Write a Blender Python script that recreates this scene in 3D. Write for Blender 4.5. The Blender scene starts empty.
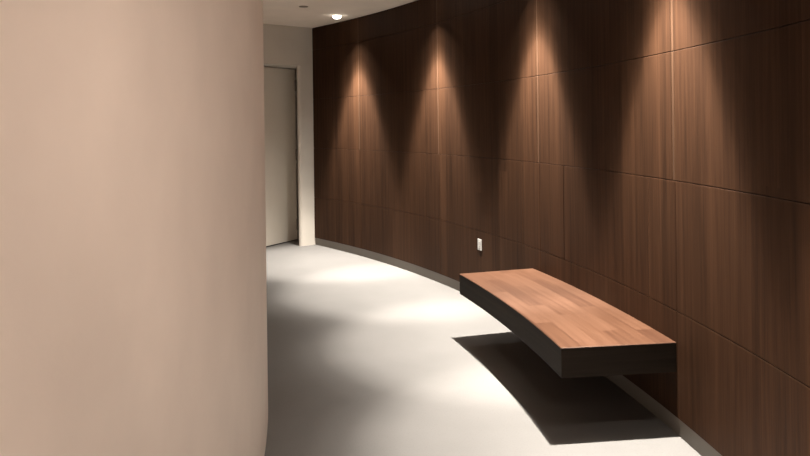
import bpy, bmesh, math
from mathutils import Matrix, Vector

# ------------------------------------------------------------ camera, world, light
SC = bpy.context.scene
COL = SC.collection
CX, CY = -9.692, 2.189            # centre of the curved corridor
RO, RI = 11.042, 9.104            # wooden wall, plaster wall
ZC = 2.730                        # ceiling height
CAMZ = 1.5
LIGHT_TH = [0.590, 0.436, 0.272, 0.1165, -0.040, -0.196]
LIGHT_R = RO - 0.277

cam_d = bpy.data.cameras.new('camera')
cam = bpy.data.objects.new('camera', cam_d)
COL.objects.link(cam)
cam.matrix_world = Matrix.Translation((0, 0, CAMZ)) @ Matrix.Rotation(math.radians(90), 4, 'X') @ Matrix.Rotation(-0.0129, 4, 'Z')
cam_d.sensor_width = 36.0
cam_d.lens = 730.36 / 810 * 36
cam_d.shift_y = -103.6 / 810
cam_d.clip_start = 0.05
SC.camera = cam

world = bpy.data.worlds.new('world')
SC.world = world
world.use_nodes = True
world.node_tree.nodes['Background'].inputs[0].default_value = (1, 0.85, 0.7, 1)
world.node_tree.nodes['Background'].inputs[1].default_value = 0.02

SC.view_settings.view_transform = 'Standard'
SC.view_settings.look = 'None'
SC.view_settings.gamma = 1
SC.view_settings.use_curve_mapping = False
SC.view_settings.exposure = 0.0

DOWN_POWER = 1780
DOWN_COL = (1.0, 0.93, 0.835)
DOWN_SIZE, DOWN_BLEND = 96, 0.2
BEAM = [(0, .90), (6, .89), (10, .84), (14, .76), (18, .69), (21, .61), (23.5, .41), (26, .17), (29, .065), (33, .022), (40, .008), (48, 0)]   # degrees off axis, strength
FILL_POWER = 345  # for the added fill spots on the plaster wall
FILL_COL = (1.0, 0.81, 0.69)


def pol(r, th, z=0.0):
    return Vector((CX + r * math.cos(th), CY + r * math.sin(th), z))


# ------------------------------------------------------------ materials
def new_mat(name):
    m = bpy.data.materials.new(name)
    m.use_nodes = True
    nt = m.node_tree
    return m, nt, nt.nodes['Principled BSDF']


def N(nt, typ, **kw):
    n = nt.nodes.new(typ)
    for k, v in kw.items():
        setattr(n, k, v)
    return n


def ramp(nt, stops):
    r = N(nt, 'ShaderNodeValToRGB')
    els = r.color_ramp.elements
    els[0].position, els[0].color = stops[0][0], (*stops[0][1], 1)
    els[1].position, els[1].color = stops[-1][0], (*stops[-1][1], 1)
    for p, c in stops[1:-1]:
        e = els.new(p)
        e.color = (*c, 1)
    return r


def plaster(name, c, rough=0.85, bump=0.04, spec=0.2, var=0.04, scale=3.0):
    m, nt, b = new_mat(name)
    tc = N(nt, 'ShaderNodeTexCoord')
    n = N(nt, 'ShaderNodeTexNoise')
    n.inputs['Scale'].default_value = scale
    n.inputs['Detail'].default_value = 5
    nt.links.new(tc.outputs['Object'], n.inputs['Vector'])
    r = ramp(nt, [(0.3, tuple(v * (1 - var) for v in c)), (0.7, tuple(min(1, v * (1 + var)) for v in c))])
    nt.links.new(n.outputs['Fac'], r.inputs['Fac'])
    nt.links.new(r.outputs['Color'], b.inputs['Base Color'])
    b.inputs['Roughness'].default_value = rough
    b.inputs['Specular IOR Level'].default_value = spec
    n2 = N(nt, 'ShaderNodeTexNoise')
    n2.inputs['Scale'].default_value = 90
    nt.links.new(tc.outputs['Object'], n2.inputs['Vector'])
    bp = N(nt, 'ShaderNodeBump')
    bp.inputs['Strength'].default_value = bump
    bp.inputs['Distance'].default_value = 0.01
    nt.links.new(n2.outputs['Fac'], bp.inputs['Height'])
    nt.links.new(bp.outputs['Normal'], b.inputs['Normal'])
    return m


def plain(name, c, rough=0.5, metal=0.0, spec=0.4):
    m, nt, b = new_mat(name)
    tc = N(nt, 'ShaderNodeTexCoord')
    n = N(nt, 'ShaderNodeTexNoise')
    n.inputs['Scale'].default_value = 25
    nt.links.new(tc.outputs['Object'], n.inputs['Vector'])
    r = ramp(nt, [(0.3, tuple(v * 0.97 for v in c)), (0.7, c)])
    nt.links.new(n.outputs['Fac'], r.inputs['Fac'])
    nt.links.new(r.outputs['Color'], b.inputs['Base Color'])
    b.inputs['Roughness'].default_value = rough
    b.inputs['Metallic'].default_value = metal
    b.inputs['Specular IOR Level'].default_value = spec
    return m


def wood(name, dark, mid, light, along_u, strip=0.14, strip_len=0.6, strip_gain=0.35, fine=1.0, rough=0.5, spec=0.25, stagger=True):
    """Veneer drawn in the UV map (metres). along_u: the grain runs along u."""
    m, nt, b = new_mat(name)
    uv = N(nt, 'ShaderNodeUVMap')
    sep = N(nt, 'ShaderNodeSeparateXYZ')
    nt.links.new(uv.outputs['UV'], sep.inputs[0])
    A, B = ('X', 'Y') if along_u else ('Y', 'X')     # A along the grain, B across

    def mth(op, a, bb=None):
        n = N(nt, 'ShaderNodeMath', operation=op)
        for i, s in enumerate([a, bb]):
            if s is None:
                continue
            if isinstance(s, (int, float)):
                n.inputs[i].default_value = s
            else:
                nt.links.new(s, n.inputs[i])
        return n.outputs[0]
    a, c = sep.outputs[A], sep.outputs[B]
    row = mth('FLOOR', mth('DIVIDE', c, strip))
    wn = N(nt, 'ShaderNodeTexWhiteNoise', noise_dimensions='1D')
    nt.links.new(row, wn.inputs['W'])
    cell = mth('FLOOR', mth('ADD', mth('DIVIDE', a, strip_len), mth('MULTIPLY', wn.outputs['Value'], 5.0)))
    cmb = N(nt, 'ShaderNodeCombineXYZ')
    nt.links.new(row, cmb.inputs[0])
    nt.links.new(cell, cmb.inputs[1])
    wn2 = N(nt, 'ShaderNodeTexWhiteNoise', noise_dimensions='2D')
    nt.links.new(cmb.outputs[0], wn2.inputs['Vector'])
    tone = wn2.outputs['Value']
    # grain noise, long along A
    g = N(nt, 'ShaderNodeCombineXYZ')
    nt.links.new(mth('MULTIPLY', a, 1.1), g.inputs[0])
    nt.links.new(mth('MULTIPLY', c, 34.0 * fine), g.inputs[1])
    nt.links.new(mth('MULTIPLY', tone, 37.0), g.inputs[2])
    n1 = N(nt, 'ShaderNodeTexNoise')
    n1.inputs['Scale'].default_value = 1.0
    n1.inputs['Detail'].default_value = 6
    n1.inputs['Roughness'].default_value = 0.62
    n1.inputs['Distortion'].default_value = 0.5
    nt.links.new(g.outputs[0], n1.inputs['Vector'])
    g2 = N(nt, 'ShaderNodeCombineXYZ')
    nt.links.new(mth('MULTIPLY', a, 5.0), g2.inputs[0])
    nt.links.new(mth('MULTIPLY', c, 260.0 * fine), g2.inputs[1])
    nt.links.new(mth('MULTIPLY', tone, 11.0), g2.inputs[2])
    n2 = N(nt, 'ShaderNodeTexNoise')
    n2.inputs['Scale'].default_value = 1.0
    n2.inputs['Detail'].default_value = 3
    nt.links.new(g2.outputs[0], n2.inputs['Vector'])
    f = mth('ADD', mth('MULTIPLY', n1.outputs['Fac'], 0.75), mth('MULTIPLY', n2.outputs['Fac'], 0.25))
    f = mth('ADD', f, mth('MULTIPLY', mth('SUBTRACT', tone, 0.5), strip_gain))
    r = ramp(nt, [(0.28, dark), (0.5, mid), (0.72, light)])
    nt.links.new(f, r.inputs['Fac'])
    nt.links.new(r.outputs['Color'], b.inputs['Base Color'])
    b.inputs['Roughness'].default_value = rough
    b.inputs['Specular IOR Level'].default_value = spec
    bp = N(nt, 'ShaderNodeBump')
    bp.inputs['Strength'].default_value = 0.15
    bp.inputs['Distance'].default_value = 0.002
    nt.links.new(n2.outputs['Fac'], bp.inputs['Height'])
    nt.links.new(bp.outputs['Normal'], b.inputs['Normal'])
    return m


def floor_mat():
    m, nt, b = new_mat('pale_floor')
    tc = N(nt, 'ShaderNodeTexCoord')
    n = N(nt, 'ShaderNodeTexNoise')
    n.inputs['Scale'].default_value = 1.3
    n.inputs['Detail'].default_value = 8
    n.inputs['Roughness'].default_value = 0.6
    nt.links.new(tc.outputs['Object'], n.inputs['Vector'])
    r = ramp(nt, [(0.3, (0.150, 0.145, 0.140)), (0.7, (0.172, 0.166, 0.161))])
    nt.links.new(n.outputs['Fac'], r.inputs['Fac'])
    v = N(nt, 'ShaderNodeTexNoise')
    v.inputs['Scale'].default_value = 120
    v.inputs['Detail'].default_value = 2
    nt.links.new(tc.outputs['Object'], v.inputs['Vector'])
    r2 = ramp(nt, [(0.25, (0.88, 0.87, 0.85)), (0.45, (1, 1, 1))])
    nt.links.new(v.outputs['Fac'], r2.inputs['Fac'])
    mx = N(nt, 'ShaderNodeMixRGB', blend_type='MULTIPLY')
    mx.inputs[0].default_value = 1
    nt.links.new(r.outputs['Color'], mx.inputs[1])
    nt.links.new(r2.outputs['Color'], mx.inputs[2])
    nt.links.new(mx.outputs['Color'], b.inputs['Base Color'])
    b.inputs['Roughness'].default_value = 0.6
    b.inputs['Specular IOR Level'].default_value = 0.25
    return m


def emit(name, c, s):
    m, nt, b = new_mat(name)
    b.inputs['Base Color'].default_value = (*c, 1)
    b.inputs['Emission Color'].default_value = (*c, 1)
    b.inputs['Emission Strength'].default_value = s
    return m


M_PLASTER = plaster('beige_plaster', (0.85, 0.75, 0.67))
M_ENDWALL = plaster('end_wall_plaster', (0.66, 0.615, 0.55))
M_CEIL = plaster('ceiling_plaster', (0.92, 0.83, 0.73), bump=0.02)
M_FLOOR = floor_mat()
M_WALNUT = wood('walnut_panelling', (0.021, 0.0100, 0.0053), (0.037, 0.0173, 0.0090), (0.057, 0.0270, 0.0139), False,
                strip=0.1417, strip_len=40.0, strip_gain=0.16, rough=0.6, spec=0.06)
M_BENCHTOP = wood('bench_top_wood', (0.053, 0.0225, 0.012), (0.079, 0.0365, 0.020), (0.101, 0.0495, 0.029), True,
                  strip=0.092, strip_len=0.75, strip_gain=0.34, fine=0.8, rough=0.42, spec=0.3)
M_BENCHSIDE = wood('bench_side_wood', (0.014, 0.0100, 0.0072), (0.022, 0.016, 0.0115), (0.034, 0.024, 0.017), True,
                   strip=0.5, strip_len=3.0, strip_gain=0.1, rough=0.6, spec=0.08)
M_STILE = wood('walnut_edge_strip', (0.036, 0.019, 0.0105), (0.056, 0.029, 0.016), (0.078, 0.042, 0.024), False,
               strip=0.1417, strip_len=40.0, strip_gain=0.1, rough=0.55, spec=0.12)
M_GROOVE = plain('dark_joint', (0.008, 0.006, 0.005), 0.9, spec=0.05)
M_KICK = plain('grey_toe_kick', (0.185, 0.167, 0.146), 0.55, spec=0.3)
M_DOOR = plaster('door_paint', (0.80, 0.74, 0.65), rough=0.5, bump=0.01, spec=0.3, var=0.02)
M_METAL = plain('dark_steel', (0.32, 0.28, 0.24), 0.45, metal=0.1)
M_WHITE = plain('white_plastic', (0.58, 0.57, 0.55), 0.4)
M_SLOT = plain('slot_black', (0.02, 0.02, 0.02), 0.8)
M_TRIMRING = plain('white_trim_ring', (0.72, 0.68, 0.62), 0.4)
M_LENS = emit('lit_lens', (1.0, 0.93, 0.82), 14.0)
M_SPRINK = plain('sprinkler_cover_metal', (0.30, 0.25, 0.20), 0.5)
M_BLACK = plain('black_fixture', (0.02, 0.02, 0.02), 0.5)
M_STEELBR = plain('bracket_steel', (0.03, 0.03, 0.03), 0.6)


# ------------------------------------------------------------ mesh helpers
def link(name, bm, mats, parent=None, smooth=False, recalc=True):
    if recalc:
        bmesh.ops.recalc_face_normals(bm, faces=bm.faces[:])
    me = bpy.data.meshes.new(name)
    bm.to_mesh(me)
    bm.free()
    for m in (mats if isinstance(mats, (list, tuple)) else [mats]):
        me.materials.append(m)
    if smooth:
        for p in me.polygons:
            p.use_smooth = True
    o = bpy.data.objects.new(name, me)
    COL.objects.link(o)
    if parent:
        o.parent = parent
    return o


def sector(bm, r0, r1, t0, t1, z0, z1, seg=None, mi=0):
    """Solid curved block; UVs in metres: (arc, z) on upright faces, (arc, r) on level faces, (r, z) on ends."""
    uvl = bm.loops.layers.uv.verify()
    seg = seg or max(1, int(abs(t1 - t0) / 0.012))
    g = []
    for i in range(seg + 1):
        t = t0 + (t1 - t0) * i / seg
        g.append([bm.verts.new(pol(r, t, z)) for r, z in ((r0, z0), (r1, z0), (r1, z1), (r0, z1))])

    def face(vs, uvs):
        f = bm.faces.new(vs)
        f.material_index = mi
        for l, u in zip(f.loops, uvs):
            l[uvl].uv = u
        return f
    for i in range(seg):
        a, b = g[i], g[i + 1]
        ua = (t0 + (t1 - t0) * i / seg) * r1
        ub = (t0 + (t1 - t0) * (i + 1) / seg) * r1
        face([a[0], b[0], b[1], a[1]], [(ua, r0), (ub, r0), (ub, r1), (ua, r1)])
        face([a[1], b[1], b[2], a[2]], [(ua, z0), (ub, z0), (ub, z1), (ua, z1)])
        face([a[2], b[2], b[3], a[3]], [(ua, r1), (ub, r1), (ub, r0), (ua, r0)])
        face([a[3], b[3], b[0], a[0]], [(ua, z1), (ub, z1), (ub, z0), (ua, z0)])
    face([g[0][0], g[0][1], g[0][2], g[0][3]], [(r0, z0), (r1, z0), (r1, z1), (r0, z1)])
    face([g[-1][3], g[-1][2], g[-1][1], g[-1][0]], [(r0, z1), (r1, z1), (r1, z0), (r0, z0)])


def box(bm, x0, x1, y0, y1, z0, z1, mi=0, mat=None):
    vs = [bm.verts.new((x, y, z)) for z in (z0, z1) for x, y in ((x0, y0), (x1, y0), (x1, y1), (x0, y1))]
    if mat is not None:
        for v in vs:
            v.co = mat @ v.co
    for q in ((0, 3, 2, 1), (4, 5, 6, 7), (0, 1, 5, 4), (1, 2, 6, 5), (2, 3, 7, 6), (3, 0, 4, 7)):
        f = bm.faces.new([vs[i] for i in q])
        f.material_index = mi
    return vs


def bevel(bm, w, seg=2):
    bmesh.ops.remove_doubles(bm, verts=bm.verts[:], dist=1e-6)
    bmesh.ops.recalc_face_normals(bm, faces=bm.faces[:])
    es = [e for e in bm.edges if len(e.link_faces) == 2 and e.calc_face_angle(0) > 0.6]
    bmesh.ops.bevel(bm, geom=es, offset=w, segments=seg, affect='EDGES', profile=0.5)


def lathe(bm, prof, seg=32, mat=None, mi=0, close=True):
    rings = []
    for r, z in prof:
        ring = []
        for k in range(seg):
            a = 2 * math.pi * k / seg
            v = Vector((r * math.cos(a), r * math.sin(a), z))
            ring.append(bm.verts.new(mat @ v if mat is not None else v))
        rings.append(ring)
    pairs = list(zip(rings, rings[1:]))
    for a, b in pairs:
        for k in range(seg):
            f = bm.faces.new([a[k], a[(k + 1) % seg], b[(k + 1) % seg], b[k]])
            f.material_index = mi
    if close:
        bm.faces.new(rings[0]).material_index = mi
        bm.faces.new(rings[-1]).material_index = mi


def struct(o):
    o['kind'] = 'structure'
    return o


def thing(o, label, cat, group=None):
    o['label'] = label
    o['category'] = cat
    if group:
        o['group'] = group
    return o


def empty(name, loc, rz=0.0):
    o = bpy.data.objects.new(name, None)
    o.empty_display_size = 0.1
    o.location = loc
    o.rotation_euler = (0, 0, rz)
    COL.objects.link(o)
    return o


# ------------------------------------------------------------ structure
T_END = 0.6875          # the end wall is radial here
T_BACK = -0.62          # corridor closed behind the camera
WT = 0.15

bm = bmesh.new()
sector(bm, RI - WT, RO + 0.25, T_BACK - 0.012, T_END + 0.13, -0.12, 0.0)
struct(link('floor', bm, M_FLOOR))
bm = bmesh.new()
sector(bm, RI - WT, RO + 0.25, T_BACK - 0.012, T_END + 0.13, ZC, ZC + 0.12)
struct(link('ceiling', bm, M_CEIL))
bm = bmesh.new()
sector(bm, RI - WT, RI, T_BACK, T_END, 0.0, ZC, seg=220)
o = struct(link('wall_left', bm, M_PLASTER))
bm = bmesh.new()
sector(bm, RI, RO + 0.02, T_BACK - 0.012, T_BACK, 0.0, ZC, seg=1)
struct(link('wall_back', bm, M_PLASTER))

# wood panelling: every panel with thin arrises and open joints in front of a dark backing
KZ = 0.0874
ROWS = [KZ, 0.598, 1.216, 1.831, 2.449, ZC - 0.006]
T_W0, T_W1 = T_BACK, T_END - 0.0006


def panel(bm, t0, t1, z0, z1, gap=0.0014, ch=0.0018, depth=0.016):
    uvl = bm.loops.layers.uv.verify()
    t0 += gap / RO
    t1 -= gap / RO
    z0 += gap
    z1 -= gap
    n = max(2, int((t1 - t0) / 0.012))
    ts = [t0, t0 + ch / RO] + [t0 + ch / RO + (t1 - t0 - 2 * ch / RO) * i / n for i in range(1, n)] + [t1 - ch / RO, t1]
    zs = [z0, z0 + ch, z1 - ch, z1]
    nt_, nz = len(ts), 4
    V = {}
    for i, t in enumerate(ts):
        for j, z in enumerate(zs):
            rim = i in (0, nt_ - 1) or j in (0, nz - 1)
            V[i, j] = bm.verts.new(pol(RO + (ch if rim else 0.0), t, z))

    def face(keys_co, uvs):
        f = bm.faces.new(keys_co)
        for l, u in zip(f.loops, uvs):
            l[uvl].uv = u
    for i in range(nt_ - 1):
        for j in range(nz - 1):
            ks = [(i, j), (i, j + 1), (i + 1, j + 1), (i + 1, j)]
            face([V[k] for k in ks], [(ts[k[0]] * RO, zs[k[1]]) for k in ks])
    # returns to the backing
    rim = [(i, 0) for i in range(nt_)] + [(nt_ - 1, j) for j in range(1, nz)] + [(i, nz - 1) for i in range(nt_ - 2, -1, -1)] + [(0, j) for j in range(nz - 2, 0, -1)]
    back = [bm.verts.new(pol(RO + depth, ts[i], zs[j])) for i, j in rim]
    m = len(rim)
    for k in range(m):
        k2 = (k + 1) % m
        ua = (ts[rim[k][0]] * RO, zs[rim[k][1]])
        ub = (ts[rim[k2][0]] * RO, zs[rim[k2][1]])
        face([V[rim[k]], V[rim[k2]], back[k2], back[k]], [ua, ub, ub, ua])


bm = bmesh.new()
TH = [0.590, 0.436, 0.272, 0.1155, -0.040, -0.196, -0.350, -0.505]
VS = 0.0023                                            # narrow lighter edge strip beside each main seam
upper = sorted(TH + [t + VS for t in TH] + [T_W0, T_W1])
lower = sorted(TH + [T_W0, T_W1])
third = sorted(TH + [t + 0.0254 for t in TH] + [0.239] + [T_W0, T_W1])
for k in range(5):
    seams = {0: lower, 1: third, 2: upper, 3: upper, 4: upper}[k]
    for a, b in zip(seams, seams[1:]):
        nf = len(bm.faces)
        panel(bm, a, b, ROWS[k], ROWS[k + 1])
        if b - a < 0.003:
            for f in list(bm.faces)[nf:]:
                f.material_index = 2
nwood = len(bm.faces)
bm.faces.ensure_lookup_table()
sector(bm, RO + 0.0155, RO + 0.10, T_W0, T_W1, KZ - 0.0, ZC, mi=1, seg=160)
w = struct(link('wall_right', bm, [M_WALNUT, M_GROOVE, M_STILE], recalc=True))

bm = bmesh.new()
sector(bm, RO + 0.012, RO + 0.10, T_W0, T_W1, 0.0, KZ - 0.0005, seg=160)
struct(link('baseboard_right', bm, M_KICK))

# end wall: radial plane at T_END with a deep door recess
er = Vector((math.cos(T_END), math.sin(T_END), 0))       # outwards
et = Vector((-math.sin(T_END), math.cos(T_END), 0))      # away from the camera
E0 = pol(RO, T_END, 0)
ME = Matrix(((-er.x, et.x, 0, E0.x), (-er.y, et.y, 0, E0.y), (0, 0, 1, 0), (0, 0, 0, 1)))   # x: inwards from the corner, y: deeper
DX0, DX1, DH = 0.196, 1.14, 2.250
bm = bmesh.new()
WEND = RO - RI + WT
TK = 0.62
box(bm, DX1, WEND, 0, TK, 0, ZC, mat=ME)
box(bm, -0.10, DX1, 0, TK, DH, ZC, mat=ME)
box(bm, -0.10, DX1, TK - 0.05, TK, 0, DH, mat=ME)
PR = 0.04                                    # rounded free edge of the narrow pier beside the panelling
arc = [(DX0 - PR + PR * math.sin(math.pi * k / 12), PR - PR * math.cos(math.pi * k / 12)) for k in range(13)]
outl = [(-0.10, 0.0)] + arc + [(-0.10, 2 * PR)]
lo_ = [bm.verts.new(ME @ Vector((x, y, 0.0))) for x, y in outl]
hi_ = [bm.verts.new(ME @ Vector((x, y, DH))) for x, y in outl]
for k in range(len(outl)):
    k2 = (k + 1) % len(outl)
    bm.faces.new([lo_[k], lo_[k2], hi_[k2], hi_[k]])
bm.faces.new(lo_)
bm.faces.new(hi_)
box(bm, -0.16, -0.08, 2 * PR, TK, 0, DH, mat=ME)
we = struct(link('wall_end', bm, M_ENDWALL))

# door leaf set deep behind the pier, hinged on the right
PL = Vector((-1.731, 9.057, 0))
PRt = Vector((-1.432, 9.597, 0))
dxv = (PL - PRt)
MEi = ME.inverted()
pr_, pl_ = MEi @ PRt, MEi @ PL
ang = math.atan2(pl_.y - pr_.y, pl_.x - pr_.x)
dw = (DX1 - pr_.x) / math.cos(ang) - 0.03
MD = Matrix.Identity(4) @ ME @ Matrix.Translation((pr_.x, pr_.y, 0)) @ Matrix.Rotation(ang, 4, 'Z')
bm = bmesh.new()
box(bm, 0.004, dw, 0, 0.045, 0.012, DH - 0.012, mat=MD)
bevel(bm, 0.003)
d = struct(link('door_1', bm, M_DOOR))
for zc in (0.21, 1.12, 2.03):
    bm = bmesh.new()
    MH = MD @ Matrix.Translation((0.012, -0.012, zc - 0.07))
    lathe(bm, [(0.006, -0.006), (0.009, 0.0), (0.009, 0.046), (0.008, 0.047), (0.009, 0.048), (0.009, 0.092), (0.008, 0.093), (0.009, 0.094), (0.009, 0.14), (0.006, 0.146)], 14, MH)
    box(bm, -0.007, 0.004, 0.004, 0.0125, 0.0, 0.14, mat=MH)
    link('hinge', bm, M_METAL, d)
bm = bmesh.new()
MHd = MD @ Matrix.Translation((dw - 0.07, 0.0, 1.02)) @ Matrix.Rotation(math.radians(90), 4, 'X')
lathe(bm, [(0.026, 0.0), (0.026, 0.008), (0.012, 0.010), (0.011, 0.045), (0.008, 0.052)], 20, MHd)
box(bm, -0.12, 0.010, -0.010, 0.010, 0.036, 0.052, mat=MHd)
link('door_handle', bm, M_METAL, d)
bm = bmesh.new()
box(bm, 0.006, dw - 0.004, 0.006, 0.040, 0.001, 0.0118, mat=MD)
link('door_sweep', bm, M_SLOT, d)

# ------------------------------------------------------------ bench
BT0, BT1 = 0.1160, 0.2830
BZ0, BZ1 = 0.308, 0.4496
BR0, BR1 = RO - 0.566, RO - 0.001
bench = empty('floating_bench', pol((BR0 + BR1) / 2, (BT0 + BT1) / 2, BZ0))
thing(bench, 'floating curved wooden bench with orange-brown plank top fixed to the panelled wall', 'bench')
binv = Matrix.Translation(-bench.location)


def to_local(o):
    o.data.transform(binv)
    return o


bm = bmesh.new()
sector(bm, BR0, BR1, BT0, BT1, BZ1 - 0.006, BZ1, seg=40)
bmesh.ops.remove_doubles(bm, verts=bm.verts[:], dist=1e-6)
bevel(bm, 0.0022, 1)
o = to_local(link('seat_top', bm, M_BENCHTOP, bench))
o['label'] = 'orange-brown plank seat top'
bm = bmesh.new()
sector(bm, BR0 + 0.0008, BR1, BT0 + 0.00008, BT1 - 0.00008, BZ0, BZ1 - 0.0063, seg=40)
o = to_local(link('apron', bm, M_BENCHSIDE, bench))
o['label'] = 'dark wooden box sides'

# ------------------------------------------------------------ wall outlet
OT, OZ = 0.3661, 0.481
ot = empty('wall_outlet', pol(RO, OT, OZ), OT)
thing(ot, 'small white rectangular outlet cover on the dark panelling beyond the bench', 'outlet')
bm = bmesh.new()
box(bm, -0.007, 0.0, -0.034, 0.034, -0.047, 0.047)
bevel(bm, 0.003)
link('cover_plate', bm, M_WHITE, ot)
for s in (-1, 1):
    bm = bmesh.new()
    box(bm, -0.009, -0.0068, -0.0165, 0.0165, s * 0.0165 - 0.012, s * 0.0165 + 0.012)
    bevel(bm, 0.0015)
    r = link('receptacle', bm, M_WHITE, ot)
    bm = bmesh.new()
    for yy, hh in ((-0.006, 0.0045), (0.006, 0.0035)):
        box(bm, -0.0094, -0.0088, yy - 0.001, yy + 0.001, s * 0.0165 - hh + 0.002, s * 0.0165 + hh + 0.002)
    link('slot', bm, M_SLOT, r)

# ------------------------------------------------------------ ceiling fittings
sp = bmesh.new()
lathe(sp, [(0.046, 0.0), (0.047, -0.004), (0.044, -0.007), (0.0, -0.0075)][:3], 28)
sx, sy = -1.03, 7.53
o = link('sprinkler_cover', sp, M_SPRINK)
o.location = (sx, sy, ZC)
thing(o, 'small flat round sprinkler cover on the ceiling left of the lit downlight', 'sprinkler')


def make_downlight():
    root = empty('downlight', (0, 0, ZC))
    b = bmesh.new()
    prof = [(0.046, 0.0), (0.058, -0.001), (0.058, -0.005), (0.052, -0.006), (0.048, -0.003), (0.046, 0.0)]
    lathe(b, prof, 36, close=False)
    tr = link('trim_ring', b, M_TRIMRING, root, smooth=True)
    b = bmesh.new()
    lathe(b, [(0.026, 0.0), (0.038, -0.006), (0.045, -0.016), (0.043, -0.026), (0.032, -0.034), (0.008, -0.038)], 36)
    ln = link('lens', b, M_LENS, root)
    return root, [tr, ln]


sd = bpy.data.lights.new('downlight_beam', 'SPOT')
sd.energy = DOWN_POWER
sd.color = DOWN_COL
sd.spot_size = math.radians(DOWN_SIZE)
sd.spot_blend = DOWN_BLEND
sd.shadow_soft_size = 0.014
sd.use_nodes = True
nt = sd.node_tree
em = nt.nodes['Emission']
tc = N(nt, 'ShaderNodeTexCoord')
sep = N(nt, 'ShaderNodeSeparateXYZ')
ab = N(nt, 'ShaderNodeMath', operation='ABSOLUTE')
ac = N(nt, 'ShaderNodeMath', operation='ARCCOSINE')
dv = N(nt, 'ShaderNodeMath', operation='DIVIDE')
dv.inputs[1].default_value = math.radians(50)
nt.links.new(tc.outputs['Normal'], sep.inputs[0])
nt.links.new(sep.outputs['Z'], ab.inputs[0])
nt.links.new(ab.outputs[0], ac.inputs[0])
nt.links.new(ac.outputs[0], dv.inputs[0])
rp = ramp(nt, [(a / 50, (v, v, v)) for a, v in BEAM])
rp.color_ramp.interpolation = 'LINEAR'
nt.links.new(dv.outputs[0], rp.inputs['Fac'])
nt.links.new(rp.outputs['Color'], em.inputs['Strength'])
proto, kids = make_downlight()
labels = ['glowing round recessed downlight in the ceiling at the far end',
          'second round downlight from the far end, near the panelled wall',
          'round downlight in the ceiling above the far end of the bench',
          'round downlight in the ceiling above the near end of the bench',
          'round downlight in the ceiling first on the near side of the bench',
          'round downlight in the ceiling second on the near side of the bench']
for i, th in enumerate(LIGHT_TH):
    if i == 0:
        r = proto
    else:
        r = proto.copy()
        COL.objects.link(r)
        for k in kids:
            c = k.copy()
            COL.objects.link(c)
            c.parent = r
    r.location = pol(LIGHT_R, th, ZC)
    thing(r, labels[i], 'downlight', 'downlights along the panelled wall')
    lo = bpy.data.objects.new('downlight_beam', sd)
    COL.objects.link(lo)
    lo.location = pol(LIGHT_R, th, ZC - 0.045)

# unseen fill spots added behind the viewer to brighten the plaster wall
wd = bpy.data.lights.new('wall_washer_beam', 'SPOT')
wd.energy = FILL_POWER
wd.color = FILL_COL
wd.spot_size = math.radians(62)
wd.spot_blend = 1.0
wd.shadow_soft_size = 0.10
for i, (px, py, tx, ty, tz) in enumerate([(0.45, -1.3, -0.9, 0.2, 1.55), (0.60, -0.2, -0.78, 3.9, 0.6)]):
    root = empty('wall_washer', (px, py, ZC))
    thing(root, ['black ceiling spotlight aimed at the beige plaster wall, farther behind the viewer', 'black ceiling spotlight aimed at the beige plaster wall, nearer the bench'][i], 'spotlight')
    head = Vector((px, py, ZC - 0.16))
    dirv = (Vector((tx, ty, tz)) - head).normalized()
    q = dirv.to_track_quat('-Z', 'Y')
    b = bmesh.new()
    lathe(b, [(0.05, 0.0), (0.05, -0.012), (0.012, -0.016), (0.010, -0.10)], 24)
    link('mount', b, M_BLACK, root)
    b = bmesh.new()
    Mh = Matrix.Translation((0, 0, -0.16)) @ q.to_matrix().to_4x4()
    lathe(b, [(0.035, 0.09), (0.045, 0.085), (0.045, -0.06), (0.040, -0.06), (0.038, -0.045)], 28, Mh)
    link('lamp_head', b, M_BLACK, root)
    if i:
        wd = wd.copy()
        wd.energy = 150
        wd.spot_size = math.radians(52)
    lo = bpy.data.objects.new('wall_washer_beam', wd)
    COL.objects.link(lo)
    lo.location = head + dirv * 0.20
    lo.rotation_euler = q.to_euler()
